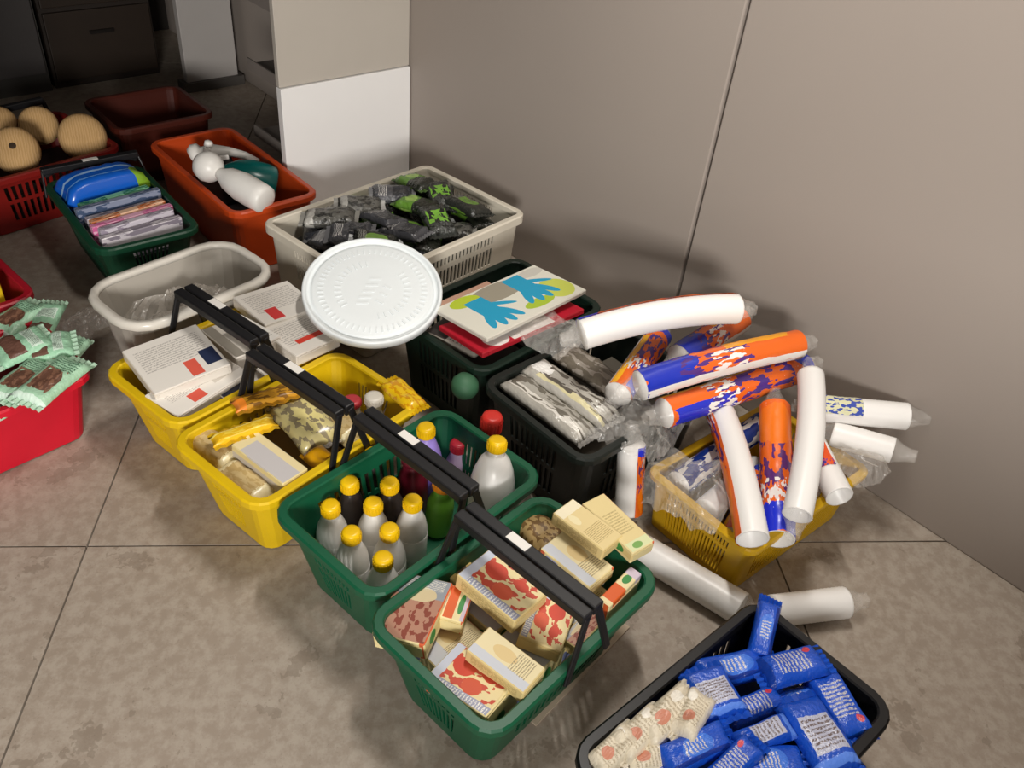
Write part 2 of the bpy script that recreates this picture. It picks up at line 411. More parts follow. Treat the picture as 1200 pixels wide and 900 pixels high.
orp = printed('orange_spine', 'e9d9a8', [('rect', .3, .5, .2, .5, 'd8602a'), ('ell', .7, .5, .12, .3, '3f8a4a'), ('rect', .9, .5, .1, .5, 'cdbfd0')], .45, .4)
side_c = printed('carton_side', 'e4d49e', [('rect', .5, .5, .5, .22, 'd9c58a'), ('ell', .25, .5, .1, .3, '3d8a45'), ('rect', .75, .5, .12, .3, '8a94c4'), ('rect', .95, .5, .05, .5, 'd2603a')], .5, .4)
side_p = printed('carton_side_plain', 'dcc78c', [('words', .5, .5, .4, .3, 'a08850', 6)], .5, .4)
gc = 'cartons in the green basket'
def ct(lbl, a, b, c, z, th, m, sm=None, tilt=(0, 0), group=gc): return qpack(carton, a, b, c, z, th, tilt, name='food_carton', label=lbl, cat='carton', mat=m, sidemat=sm or side_p, group=group)
def in_basket(b, x, y, z): return b.matrix_basis @ Vector((x, y, z))
def under(b, yaw, spots, wd, ln, th, name, label, cat, m, sm, group):
    for x, y, z, r in spots:
        carton(name, label, cat, in_basket(b, x, y, z), (0, 0, yaw+r), wd, ln, th, m, sm, group, flap=False)
under(gB, deg(6), [(i*.115, j*.05, .010, 0) for i in (-1, 0, 1) for j in (-1, 1)], .108, .094, .075, 'food_carton', 'cream carton in the bottom layer of the green basket', 'carton', cr, side_p, gc+', bottom layer')
under(gB, deg(6), [(i*.12, j*.054, .086, .02*i*j) for i in (-1, 0, 1) for j in (-1, 1)], .110, .098, .065, 'food_carton', 'cream carton in the middle layer of the green basket', 'carton', cr2, side_c, gc+', middle layer')
ct('cream carton with red round food print under the middle of the handle', (547, 674), (578, 634), (602, 737), .232, .036, pz, side_p, (.06, .05))
ct('cream carton with red food print leaning in the near rim corner', (499, 791), (538, 747), (569, 845), .205, .036, pz, side_c, (-.10, .02))
ct('plain cream carton with grey end lying across the red-print carton', (553, 760), (575, 729), (612, 818), .232, .030, cr2, side_p, (.04, .02))
ct('brownish pink carton with grey top band beside the yellow-capped bottles', (469, 663), (523, 687), (444, 737), .205, .040, pz2, side_c, (0, -.12))
ct('small cream carton with red and green end beside the brownish pink carton', (527, 683), (553, 692), (518, 722), .200, .035, orp, side_c, (0, .05))
ct('carton with grey edge and red print below the handle grip', (629, 688), (676, 706), (610, 745), .196, .036, pz, side_p, (0, .10))
ct('small yellow carton with brown print next to the bottle basket', (514, 663), (536, 643), (538, 688), .186, .034, printed('yellow_brown', 'dfc06a', [('ell', .5, .5, .26, .3, '6b4a2a')]), side_p, (.1, 0))
ct('plain cream carton on top of the pile near the black basket', (654, 601), (673, 580), (706, 650), .268, .028, cr, side_p, (.03, .06))
ct('cream carton with green-tinted end reaching over the basket rim', (694, 590), (713, 572), (736, 655), .262, .030, printed('cream_green', 'e2cf96', [('rect', .5, .06, .5, .10, 'd9dfae'), ('ell', .4, .08, .2, .05, '7aa85a'), ('words', .5, .5, .3, .2, 'b9a470', 12)]), side_c, (.02, .02))
ct('cream carton lowest of the three at the back of the pile', (638, 642), (664, 617), (690, 692), .226, .030, cr2, side_c, (.02, .0))
ct('narrow carton with orange and green print at the right rim', (703, 702), (738, 662), (716, 712), .222, .075, orp, orp)
ct('pinkish carton sunk below the handle leg', (662, 748), (690, 706), (680, 764), .172, .03, pz2, side_p)
qpack(bag, (606, 606), (640, 586), (634, 652), .19, .05, name='brown_bag', label='brown speckled bag in the back corner of the carton basket', cat='bag', mat=printed('brown_bag', 'a58a5c', [('spots', .5, .5, .5, .5, '6d5230', 0, 7)], .5, .3), sealmat=plastic('a58a5c'), seed=3)

# ------------------------------------------------------------------ bottles
def lathe_part(name, prof, mat, par, seg=22, loc=(0, 0, 0), rot=(0, 0, 0)): return MB().lathe(prof, seg).build(name, mat, par, loc, rot, True)
milk = plastic('e9e7e2', .3, .03); dk = plastic('3a3230', .25, .1); ycap = plastic('f2c40c', .35, .06)
def bottle(lbl, x, y, z0, body, cap, r=.031, h=.165, rot=(0, 0, 0), lab=None, group=None, capr=.018, caph=.026, name='bottle'):
    b = thing(name, lbl, 'bottle', (x, y, z0), rot, group)
    lathe_part('body', [(r*.86, 0), (r*.97, .004), (r, .012), (r, h*.52), (r*.97, h*.60), (r*.86, h*.70), (r*.66, h*.80), (capr*.92, h*.87), (capr*.8, h*.89), (capr*.8, h*.95)], body, b)
    c = lathe_part('cap', [(capr, 0), (capr*1.03, .002), (capr, caph*.8), (capr*.9, caph*.96), (capr*.6, caph)], cap, b, 20, (0, 0, h*.90))
    m = MB()
    for k in range(20):
        a = 2*PI*k/20; m.box((capr*1.02*math.cos(a), capr*1.02*math.sin(a), caph*.4), (.0022, .0016, caph*.66), Matrix.Rotation(a, 3, 'Z'))
    m.build('grip_ridges', cap, c)
    if lab: lathe_part('paper_label', [(r*1.012, h*.14), (r*1.018, h*.145), (r*1.018, h*.48), (r*1.012, h*.485)], lab, b)
    return b
spots = [((388, 593), 0, .004, -.03, 'in the basket corner touching the yellow basket'), ((412, 626), 0, -.05, .02, 'second from the yellow basket along the outer rim'), ((447, 655), 0, .03, .05, 'next to the brownish pink carton'),
         ((437, 590), 0, .02, 0, 'just in front of the dark bottles'), ((456, 622), 0, -.02, .03, 'surrounded by the other white bottles'), ((482, 588), 0, 0, .06, 'next to the green and orange bottle'),
         ((410, 565), 1, .02, -.03, 'closest to the yellow basket'), ((436, 532), 1, 0, .02, 'set back alone below the black handles'), ((457, 567), 1, -.02, 0, 'beside the maroon bottle')]
zt = .186
labm = printed('white_label', 'eeece8', [('words', .5, .5, .5, .3, 'd0ced0', 8)])
for (px, py), d, tx, ty, where in spots:
    p = G(px, py, zt)
    bottle(('dark brown bottle with yellow cap ' if d else 'small white bottle with yellow cap ')+where, p.x, p.y, .0125, dk if d else milk, ycap, r=.0335, h=.172, rot=(tx*.3, ty*.3, 0), lab=None if d else labm,
           group='dark yellow-capped bottles' if d else 'white yellow-capped bottles', capr=.0185)
p = G(584, 508, .275)
jug = bottle('large bright white bottle with yellow cap in the green basket', p.x-.035, p.y-.03, .0125, plastic('f4f3f0', .3, .02), ycap, r=.049, h=.255, rot=(-.10, .12, 0), capr=.020)
p = G(505, 499, .235)
bottle('lavender bottle with white label and yellow cap', p.x, p.y, .0125, printed('lav', '9a86d8', [('rect', .5, .5, .2, .5, 'd8d0f0')], .35), ycap, r=.034, h=.215, rot=(-.04, -.03, 0), lab=plastic('8a6fd6', .4), capr=.019)
p = G(484, 538, .17)
bottle('maroon bottle among the yellow-capped bottles', p.x, p.y, .0125, plastic('6a1428', .35), plastic('5a1020', .4), r=.034, h=.165, capr=.024, caph=.012)
p = G(570, 484, .235)
bottle('olive bottle with a red cap against the dark basket', p.x, p.y-.005, .0125, plastic('8a7a36', .3), plastic('d8352c', .4), r=.034, h=.195, rot=(.03, .04, 0), capr=.024, caph=.045)
p = G(514, 570, .15)
bottle('green and orange squat bottle under the handle', p.x, p.y, .0125, plastic('6fae3a', .35), plastic('e08a1c', .4), r=.030, h=.14, rot=(0, .1, 0), capr=.023, caph=.035)
p = G(533, 525, .15)
bottle('pale pink bottle with a red cap below the lavender bottle', p.x+.01, p.y, .0125, plastic('cdb4d8', .35), plastic('c02a3c', .4), r=.028, h=.14, capr=.018)

# ------------------------------------------------------------------ yellow basket, white cards
def redcard(key, sh): return printed(key, 'e9e4dc', sh, .45, .4)
wside = printed('white_side', 'ded8cf', [('words', .5, .5, .48, .4, 'bdb5aa', 9)])
rcA = redcard('cardA', [('words', .5, .62, .42, .24, 'b9b3ad', 12), ('rect', .60, .20, .08, .16, 'e0604e'), ('rect', .86, .30, .1, .16, '26304e')])
rcB = redcard('cardB', [('words', .4, .6, .3, .2, 'b9b3ad', 12), ('rect', .36, .22, .09, .14, 'dd5a48'), ('rect', .8, .6, .18, .36, 'cfc8be')])
rcC = redcard('cardC', [('words', .5, .6, .42, .28, 'b9b3ad', 10), ('rect', .30, .22, .10, .17, 'd63c3c')])
rcD = redcard('cardD', [('words', .5, .55, .42, .3, 'b9b3ad', 10), ('rect', .55, .30, .28, .06, 'd8402e')])
def card(lbl, a, b, c, z, th, m, tilt=(0, 0), sm=None, nm='card_pack', cat='pack', group=None): return qpack(carton, a, b, c, z, th, tilt, name=nm, label=lbl, cat=cat, mat=m, sidemat=sm or wside, group=group)
under(yA, deg(10), [(i*.113, 0, .0098, 0) for i in (-1, 0, 1)], .108, .172, .13, 'card_pack', 'white card pack stacked low in the yellow basket', 'pack', rcC, wside, 'lower white card packs')
card('white card pack with salmon square and navy corner at the yellow rim', (148, 412), (232, 380), (178, 462), .232, .028, rcA, (.05, -.05))
card('white card pack with salmon square and grey end below the navy corner', (184, 466), (250, 408), (212, 494), .205, .028, rcB, (.08, .0))
card('upright grey-white box between the card packs', (245, 388), (270, 372), (272, 424), .20, .05, printed('greybox', 'cfc9c0', [('rect', .2, .5, .2, .5, '8c867c')]), (.05, .1))
card('narrow white box lying under the black handles', (268, 376), (284, 366), (310, 405), .245, .035, printed('nbox', 'efece6', [('words', .5, .5, .3, .4, 'a8a29a', 8)]))
card('small white pack by the handle leg in the yellow basket', (305, 432), (326, 418), (318, 450), .19, .03, rcC)
card('white booklet pack with red square beside the round white lid', (280, 350), (338, 324), (309, 386), .242, .03, rcC, (0, .04))
card('white booklet pack with red bar tucked under the round white lid', (309, 386), (355, 360), (346, 422), .236, .03, rcD, (0, .03))
card('dark navy pack between the two white card packs', (245, 450), (270, 432), (262, 470), .185, .03, plastic('23263a', .4))

# ------------------------------------------------------------------ yellow basket, tan bags
def qbag(lbl, a, b, c, z, th, m, sm, seed, tilt=(0, 0), nm='bag', cat='bag', group=None, wr=.006): return qpack(bag, a, b, c, z, th, tilt, name=nm, label=lbl, cat=cat, mat=m, sealmat=sm, seed=seed, group=group, wr=wr)
tan = printed('tan', 'cdb684', [('rect', .5, .92, .5, .08, 'efe3b8'), ('rect', .5, .08, .5, .08, 'efe3b8'), ('spots', .5, .5, .5, .36, 'bda26c', 0, 6)], .3, .6)
under(yB, deg(10), [(i*.113, 0, .0098, 0) for i in (-1, 0, 1)], .106, .172, .12, 'bag_carton', 'brownish box low in the yellow basket under the bags', 'box', plastic('8f7446', .6), plastic('7d6238', .6), 'boxes under the bags')
qbag('tan filled clear bag at the left end of the yellow basket', (214, 506), (244, 485), (257, 549), .19, .045, tan, plastic('efe3b8'), 11)
qbag('tan filled bag with cream ends near the yellow corner', (252, 546), (278, 526), (294, 590), .19, .045, tan, plastic('f0e4b4'), 12)
yel = printed('yel', 'e9b81e', [('rect', .5, .8, .5, .06, 'f4e27a'), ('spots', .5, .4, .4, .3, 'f2d24a', 0, 5)], .35, .5)
qbag('long bright yellow stick pack over the tan bags', (246, 512), (318, 480), (250, 524), .225, .022, yel, plastic('e2b41c'), 13, wr=.003)
qbag('long golden brown stick pack under the handles', (272, 470), (350, 440), (276, 484), .225, .022, printed('gold', 'c08a22', [('spots', .5, .5, .5, .5, '7a5212', 0, 5), ('rect', .08, .5, .08, .5, 'e8862a')]), plastic('b8841e'), 14, wr=.003)
qbag('clear bag of pale yellow food in the yellow basket', (318, 472), (366, 448), (350, 528), .21, .05, printed('pale', 'c9bd84', [('ell', .5, .5, .3, .34, 'ddd08c'), ('spots', .5, .5, .5, .5, '8f8468', 0, 6)], .25, .7), film('film'), 15)
card('silver and cream box with glossy top among the tan bags', (280, 520), (305, 500), (327, 572), .212, .05, printed('silverbox', 'c8c4c4', [('rect', .85, .5, .15, .5, 'ead9a8'), ('rect', .5, .92, .5, .08, 'ecdca8')], .25, .6), (.03, .03), sm=printed('silverside', 'd8c890', [('rect', .5, .5, .5, .2, 'b9b2a8')]), nm='box', cat='box')
qbag('small orange yellow pouch beside the green basket corner', (358, 530), (378, 514), (374, 552), .20, .035, plastic('e3a512', .35), plastic('e3a512'), 16)
qbag('tan pouch behind the handle grip', (378, 488), (410, 470), (400, 516), .20, .04, tan, plastic('d9c690'), 17)
qbag('glossy yellow pack against the yellow rim', (448, 446), (470, 434), (476, 482), .215, .03, printed('yp', 'efc41a', [('spots', .5, .5, .5, .5, 'd99a10', 0, 6)], .25, .6), plastic('efc41a'), 18)
p = G(412, 458, .21); bottle('small white and red jar behind the black handles', p.x, p.y, .0125, plastic('d9d2c4', .3), plastic('c23a44', .4), r=.026, h=.175, capr=.021, caph=.016, name='jar')
p = G(438, 455, .22); bottle('small clear jar with pale lid against the yellow rim', p.x, p.y, .0125, plastic('b8b49a', .2), plastic('e3ded2', .4), r=.025, h=.185, capr=.021, caph=.02, name='jar')
p = G(438, 494, .19); bottle('jar with a brown lid near the green rim', p.x-.01, p.y+.012, .0125, plastic('6b5a44', .3), plastic('b07a58', .4), r=.025, h=.16, capr=.022, caph=.014, name='jar')

# ------------------------------------------------------------------ round white lid
lid = thing('bucket_lid', 'round white plastic lid with embossed rings lying across the baskets', 'lid', (0, 0, 0))
RL = .172
lm = plastic('e2e8ea', .35, .03)
lathe_part('disc', [(RL*.60, .000), (RL*.97, .000), (RL, .004), (RL, .020), (RL*.985, .024), (RL*.955, .024), (RL*.945, .020), (RL*.93, .013), (RL*.885, .012), (RL*.875, .017), (RL*.84, .0185), (RL*.5, .0185), (.01, .0188)], lm, lid, 72)
m = MB()
for k in range(56):
    a = 2*PI*k/56; m.box((RL*.74*math.cos(a), RL*.74*math.sin(a), .019), (RL*.085, .0035, .0026), Matrix.Rotation(a, 3, 'Z'))
for k in range(34):
    a = 2*PI*k/34
    if .15 < (a % PI)/PI < .85: m.box((RL*.50*math.cos(a), RL*.50*math.sin(a), .019), (RL*.10, .0035, .0024), Matrix.Rotation(a, 3, 'Z'))
for x in (-.05, -.03, -.01, .012, .034): m.box((x, .008, .019), (.006, .030, .0024), Matrix.Rotation(.4, 3, 'Z'))
for x in (-.03, -.005, .02): m.box((x, -.03, .019), (.005, .020, .0024), Matrix.Rotation(-.2, 3, 'Z'))
m.build('embossed_marks', lm, lid)['kind'] = 'stuff'
lc = G(437, 345, .285)
nl = Vector((-lc.x, -lc.y, 0)).normalized()
ax = Vector((0, 0, 1)).cross(nl)
lid.rotation_euler = (Matrix.Rotation(deg(17), 3, ax) @ Matrix.Rotation(.6, 3, 'Z')).to_euler(); lid.location = lc

# ------------------------------------------------------------------ dark baskets: silvery packs, gloves
def clearpack(key, base, sh): return printed(key, base, sh, .18, .8, .06, .4)
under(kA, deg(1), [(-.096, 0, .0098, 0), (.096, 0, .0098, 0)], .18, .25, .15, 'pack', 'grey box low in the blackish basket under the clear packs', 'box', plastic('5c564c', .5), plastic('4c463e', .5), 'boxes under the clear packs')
qbag('clear silvery pack along the rim of the blackish basket', (584, 442), (611, 427), (676, 517), .232, .04, clearpack('silver1', 'a9a59c', [('rect', .35, .5, .12, .5, 'dcd8d0'), ('spots', .6, .5, .3, .5, '6f6a60', 0, 5)]), film('film'), 21, wr=.008)
qbag('clear pack with pale yellow strip in the blackish basket', (611, 425), (637, 410), (704, 498), .245, .04, clearpack('silver2', 'b9b5ac', [('rect', .2, .4, .1, .4, 'd8cfa4'), ('ell', .5, .85, .3, .12, 'f0eeea'), ('spots', .6, .4, .4, .4, '625c54', 0, 5)]), film('film'), 22, wr=.008)
qbag('dull brown clear pack beside the cup sleeves', (648, 408), (674, 392), (722, 470), .24, .04, clearpack('silver3', '6e665a', [('spots', .5, .5, .5, .5, '9a9288', 0, 5)]), film('film'), 23, wr=.008)
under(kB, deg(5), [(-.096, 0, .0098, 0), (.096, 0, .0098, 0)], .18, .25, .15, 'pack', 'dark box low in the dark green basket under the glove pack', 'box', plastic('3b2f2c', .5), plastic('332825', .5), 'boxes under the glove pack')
gl = []
for cx, cy, sg in ((.27, .50, -1), (.70, .62, -1)):
    gl.append(('rect', cx, cy-sg*.10, .085, .22, '1d9cc4'))
    for k, dx in enumerate((-.12, -.042, .036, .115)): gl.append(('ell', cx+dx*.8+.01, cy+sg*(.24-.03*abs(k-1.5)), .036, .2, '1d9cc4', -dx*2.0*sg))
    gl.append(('ell', cx+.12, cy-sg*.04, .035, .17, '1d9cc4', -.7*sg))
glove = printed('glove', 'e6e4d8', [('rect', .5, .5, .5, .5, 'dedccf'), ('ell', .5, .78, .26, .2, '9a9484'), ('ell', .22, .86, .13, .13, 'b5c832'), ('ell', .86, .32, .13, .26, 'c6cf5a'), ('ell', .62, .2, .14, .1, 'a9c23a'), ('ell', .88, .86, .12, .1, 'c9c6bc')]+gl, .25, .6)
card('pale glove pack printed with two bright blue gloves', (529, 363), (620, 299), (577, 411), .292, .012, glove, (-.08, .0), sm=plastic('d6d2c6'), nm='glove_pack')
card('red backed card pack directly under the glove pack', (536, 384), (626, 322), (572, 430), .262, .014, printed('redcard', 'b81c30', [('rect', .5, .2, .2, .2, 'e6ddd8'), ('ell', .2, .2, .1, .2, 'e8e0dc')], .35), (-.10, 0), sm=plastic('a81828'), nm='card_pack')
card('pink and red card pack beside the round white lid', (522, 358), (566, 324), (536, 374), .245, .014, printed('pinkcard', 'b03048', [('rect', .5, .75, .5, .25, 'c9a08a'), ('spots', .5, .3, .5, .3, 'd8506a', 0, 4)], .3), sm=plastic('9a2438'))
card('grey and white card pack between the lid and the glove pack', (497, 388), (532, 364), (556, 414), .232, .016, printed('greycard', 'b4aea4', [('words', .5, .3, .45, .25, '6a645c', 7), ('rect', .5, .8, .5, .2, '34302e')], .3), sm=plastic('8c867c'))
tag(MB().lathe([(.004, -.03), (.022, -.026), (.032, -.012), (.034, .004), (.026, .020), (.010, .028)], 18).build('green_pouch', plastic('3c6a4c', .6), None, G(545, 452, .20), (.2, .3, 0), True), 'rounded dull green bundle wedged at the dark basket corner', 'bundle')

# crumpled clear film
def crumple(lbl, c, wd, ln, amp, seed, rot=(0, 0, 0), mat=None):
    V, Fc, n = [], [], 22
    for j in range(n+1):
        for i in range(n+1):
            x, y = (i/n-.5)*wd, (j/n-.5)*ln; q = Vector((x*14, y*14, seed*3.3))
            e = 1-max(abs(i/n*2-1), abs(j/n*2-1))**3
            z = amp*(e*.9+.55*noise.noise(q)+.4*noise.noise(q*2.7)+.25*noise.noise(q*6))
            V.append((x+amp*.5*noise.noise(q+Vector((9, 0, 0))), y+amp*.5*noise.noise(q+Vector((0, 9, 0))), z))
    for j in range(n):
        for i in range(n):
            a = j*(n+1)+i; Fc.append((a, a+1, a+n+2, a+n+1))
    o = mesh_obj('clear_film', pyd('film', V, Fc), mat or film('film'), None, c, rot)
    return tag(o, lbl, 'plastic film')

# ------------------------------------------------------------------ sleeves of disposable cups
cupw = plastic('f1efec', .35, .03)
def sprint(key, sh, base='e8681c'): return printed(key, base, sh, .25, .7, .10)
spA = sprint('sleeveA', [('rect', .5, .15, .5, .16, '1f33b4'), ('spots', .5, .42, .5, .22, '54307e', 0, 8), ('rect', .2, .72, .2, .2, 'f0a21e'), ('spots', .7, .5, .3, .1, 'f0e8e4', 0, 12), ('rect', .92, .5, .08, .5, 'ece8e2')])
spB = sprint('sleeveB', [('rect', .75, .22, .25, .2, '2232c8'), ('spots', .5, .55, .5, .3, '4d2f86', 0, 9), ('rect', .12, .4, .1, .4, 'f3b21c'), ('spots', .5, .35, .4, .1, 'f4efe9', 0, 14), ('rect', .5, .96, .5, .05, '2a3ab0')])
spC = sprint('sleeveC', [('spots', .55, .35, .45, .3, '5a2c72', 0, 8), ('rect', .5, .06, .5, .07, '1b2fd0'), ('ell', .5, .74, .36, .2, 'ef7a1a'), ('spots', .4, .2, .3, .1, 'f2ece8', 0, 12)])
spF = sprint('sleeveF', [('spots', .5, .52, .5, .22, '5a2c72', 0, 9), ('rect', .5, .90, .5, .10, '1b2fd0'), ('ell', .5, .2, .4, .16, 'f07818'), ('spots', .4, .72, .35, .09, 'f2ece8', 0, 13)])
plain_or = sprint('sleeveO', [('spots', .5, .9, .5, .1, '4a3090', 0, 8)], 'e8561a')
def sleeve(lbl, a, b, r=.034, bend=(0, 0, 0), wrap=None, ang=0.0, span=200, tails=(1, 1), group=None, wspan=(0.0, 1.0)):
    """stack of nested cups in a printed film sleeve; a, b = end points"""
    a, b = Vector(a), Vector(b); bend = Vector(bend)
    t = thing('cup_sleeve', lbl, 'cups', a, (0, 0, 0), group); b = b-a; L = b.length
    n = max(10, int(L/.008)); P = lambda s: b*s+bend*(4*s*(1-s))
    fr = []; u = None
    for i in range(n+1):
        s = i/n; d = (P(min(1, s+.01))-P(max(0, s-.01))).normalized()
        if u is None: u = d.cross(Vector((0, 0, 1))); u = (u if u.length > .1 else d.orthogonal()).normalized()
        u = (u-d*u.dot(d)).normalized(); fr.append((P(s), d, u.copy(), d.cross(u)))
    V, Fc, sg = [], [], 18
    for i, (p, d, x, y) in enumerate(fr):
        for q, rr in ((0, r), (.62, r*.985)):
            if i == n and q: continue
            pp = p+d*(q*L/n)
            for k in range(sg): A = 2*PI*k/sg; V.append(pp+x*(rr*math.cos(A))+y*(rr*math.sin(A)))
    rings = len(V)//sg
    for j in range(rings-1):
        for k in range(sg): Fc.append((j*sg+k, j*sg+(k+1) % sg, (j+1)*sg+(k+1) % sg, (j+1)*sg+k))
    # one end shows the open cup, the other the cup base
    p, d, x, y = fr[-1]; k0 = len(V)
    for rr, dp in ((r*.90, 0), (r*.70, -.055)):
        for k in range(sg): A = 2*PI*k/sg; V.append(p+d*dp+x*(rr*math.cos(A))+y*(rr*math.sin(A)))
    e = (rings-1)*sg
    for k in range(sg):
        k1 = (k+1) % sg; Fc += [(e+k, e+k1, k0+k1, k0+k), (k0+k, k0+k1, k0+sg+k1, k0+sg+k)]
    Fc += [tuple(k0+sg+k for k in range(sg)), tuple(reversed(range(sg)))]
    mesh_obj('cup_stack', pyd('cups', V, Fc), cupw, t, smooth=True)
    if wrap:
        V, Fc, UV = [], [], []; m = 12; q_ = (CAMP-(t.location+b*.5)); x_, y_ = fr[n//2][2], fr[n//2][3]; a0 = math.atan2(q_.dot(y_), q_.dot(x_))+ang-deg(span)/2; i0, i1 = int(n*wspan[0]), int(n*wspan[1])
        for i in range(i0, i1+1):
            p, d, x, y = fr[i]
            for k in range(m+1):
                A = a0+deg(span)*k/m; rr = r*1.035+noise.noise(Vector((i*.35, k*.5, L*9)))*.0016
                V.append(p+x*(rr*math.cos(A))+y*(rr*math.sin(A))); UV.append((k/m, (i-i0)/(i1-i0)))
        for i in range(i1-i0):
            for k in range(m): q = i*(m+1)+k; Fc.append((q, q+1, q+m+2, q+m+1))
        mesh_obj('printed_wrap', pyd('wrap', V, Fc, UV), wrap, t, smooth=True)
    for on, idx, sgn in ((tails[0], 0, -1), (tails[1], n, 1)):
        if not on: continue
        p, d, x, y = fr[idx]; V, Fc = [], []; st = 6
        for j in range(st+1):
            f = j/st; rr = r*(1.05-.72*f**.7)+.012*max(0, f-.7)
            for k in range(sg):
                A = 2*PI*k/sg; q = rr*(1+.16*f*math.sin(A*5+j)); V.append(p+d*(sgn*.05*f)+x*(q*math.cos(A))+y*(q*math.sin(A)))
        for j in range(st):
            for k in range(sg): Fc.append((j*sg+k, j*sg+(k+1) % sg, (j+1)*sg+(k+1) % sg, (j+1)*sg+k))
        mesh_obj('film_tail', pyd('tail', V, Fc), film('film'), t, smooth=True)
    return t
g_ = lambda px, py, z: G(px, py, z)
sleeve('white cup sleeve lying topmost on the heap, reaching toward the wall', g_(682, 392, .37), g_(862, 362, .40), r=.036, bend=(0, 0, .018), wrap=spC, ang=-1.9, span=80)
sleeve('orange and blue cup sleeve with white stripe, upper of the crossing pair', g_(750, 452, .325), g_(934, 404, .345), r=.034, bend=(0, 0, .010), wrap=spA, ang=-.45, span=170)
sleeve('orange and blue cup sleeve with speckled white marks, lower of the crossing pair', g_(778, 484, .27), g_(942, 430, .272), r=.034, wrap=spB, ang=.05, span=240)
sleeve('white cup sleeve with orange edge leaning on the crate front corner', g_(838, 472, .225), g_(882, 632, .215), r=.033, bend=(.012, .01, .02), wrap=spC, ang=1.35, span=95, tails=(1, 0))
sleeve('orange and purple printed cup sleeve standing beside the leaning white one', g_(908, 478, .25), g_(912, 632, .175), r=.034, wrap=spF, ang=.05, span=250, tails=(1, 0))
sleeve('plain white cup sleeve leaning right of the orange and purple one', g_(950, 440, .33), g_(934, 604, .245), r=.030, bend=(.008, -.005, .012), tails=(1, 1))
sleeve('short orange and blue sleeve end beside the brown clear pack', g_(724, 462, .265), g_(772, 394, .285), r=.032, wrap=spB, ang=.1, span=140)
sleeve('orange and yellow cup sleeve behind the crossing pair', g_(796, 420, .30), g_(866, 374, .315), r=.034, wrap=spA, ang=-.2, span=190)
sleeve('clear cup sleeve pointing at the wall', g_(955, 478, .255), g_(1062, 488, .265), r=.032, wrap=sprint('sleeveD', [('spots', .5, .5, .5, .5, '3a4fa8', 0, 6)], 'd8d6b0'), ang=-.5, span=90, wspan=(0, .5))
sleeve('pale cup sleeve end below the one pointing at the wall', g_(975, 508, .215), g_(1046, 528, .225), r=.030)
sleeve('cup sleeve with its open white cup facing out over the crate side', g_(952, 520, .205), g_(984, 582, .195), r=.030, wrap=plain_or, ang=.2, span=130, tails=(1, 0), wspan=(0, .62))
sleeve('cup sleeve low in the crate with its white end by the rim', (1.555, .60, .10), (1.475, .515, .145), r=.027, tails=(1, 0))
sleeve('white and orange cup sleeve hanging outside the crate next to the blackish basket', g_(740, 520, .215), g_(736, 600, .06), r=.031, wrap=spC, ang=-1.2, span=80)
sleeve('blue printed sleeve deep in the crate under the crossing pair', (1.52, .66, .05), (1.27, .56, .05), r=.030, tails=(0, 0), wrap=sprint('sleeveE', [('spots', .5, .5, .5, .5, '2a3a9a', 0, 5)], '14286e'), ang=0, span=220)
sleeve('blue and white sleeve deep in the crate by the leaning white one', (1.565, .67, .125), (1.36, .525, .085), r=.030, tails=(0, 0), wrap=sprint('sleeveE', [], '14286e'), ang=0, span=160)
spE2 = sprint('sleeveG', [('spots', .5, .5, .5, .5, 'd8d4d0', 0, 5)], '16307c')
sleeve('blue and white speckled sleeve lying along the back inside the crate', (1.245, .705, .145), (1.57, .715, .15), r=.030, wrap=spE2, ang=0, span=200, tails=(0, 0))
sleeve('plain white sleeve lying in the crate under the leaning sleeves', (1.245, .625, .125), (1.50, .665, .085), r=.029, tails=(0, 0))
sleeve('dark blue and orange sleeve lying at the open end of the crate', (1.25, .545, .115), (1.42, .60, .16), r=.029, wrap=spB, ang=0, span=200, tails=(0, 0))
sleeve('white cup sleeve on the floor beside the carton basket', (1.100, .775, .037), g_(868, 713, .037), r=.036, tails=(0, 1))
sleeve('white cup sleeve on the floor behind the black crate', g_(905, 716, .036), g_(990, 706, .036), r=.034, tails=(0, 1))
crumple('crumpled clear plastic film over the left corner of the cup crate', g_(748, 505, .215), .20, .16, .045, 4, (0, .15, .3))
crumple('crinkled clear film among the cup sleeves in the crate', g_(806, 570, .19), .20, .17, .045, 8, (0, 0, .5))
crumple('clear film wrap at the wall end of the cup crate', g_(1000, 545, .20), .14, .13, .03, 12, (0, .1, 0))
crumple('grey clear film over the back of the blackish basket', g_(640, 388, .255), .16, .20, .03, 15, (0, 0, .2))

# ------------------------------------------------------------------ black crate: blue and cream packs
def bl(key, sh): return printed(key, '1650c4', sh, .28, .6, .05, .3)
blA = bl('blueA', [('words', .5, .5, .32, .26, 'c9c6c4', 9), ('ell', .25, .8, .1, .06, 'd04050'), ('rect', .5, .08, .5, .05, '0e3a9c')])
blB = bl('blueB', [('ell', .5, .5, .3, .22, '3a74de'), ('words', .5, .45, .2, .15, 'd8d2cc', 10), ('rect', .85, .5, .06, .4, '0d3290')])
blC = bl('blueC', [('rect', .5, .55, .34, .24, 'b9bcd2'), ('words', .5, .55, .3, .2, '6a5a58', 9), ('rect', .5, .9, .5, .05, '5d8cf0')])
crm = printed('creampack', 'e2d8c2', [('words', .5, .5, .36, .3, 'b9ab92', 8), ('ell', .5, .35, .2, .12, 'cf8a72'), ('ell', .3, .72, .16, .1, 'f3eee2')], .35, .5, .05, .3)
bs, cs = plastic('1a56cc', .3), plastic('ece4d2', .35)
under(bC, 0, [(-.147, -.0, .0098, 0), (0, 0, .0098, 0), (.147, 0, .0098, 0)], .138, .22, .085, 'pack', 'dark blue box low in the black crate under the pouches', 'box', plastic('0f2a66', .5), plastic('0d2458', .5), 'boxes under the blue pouches')
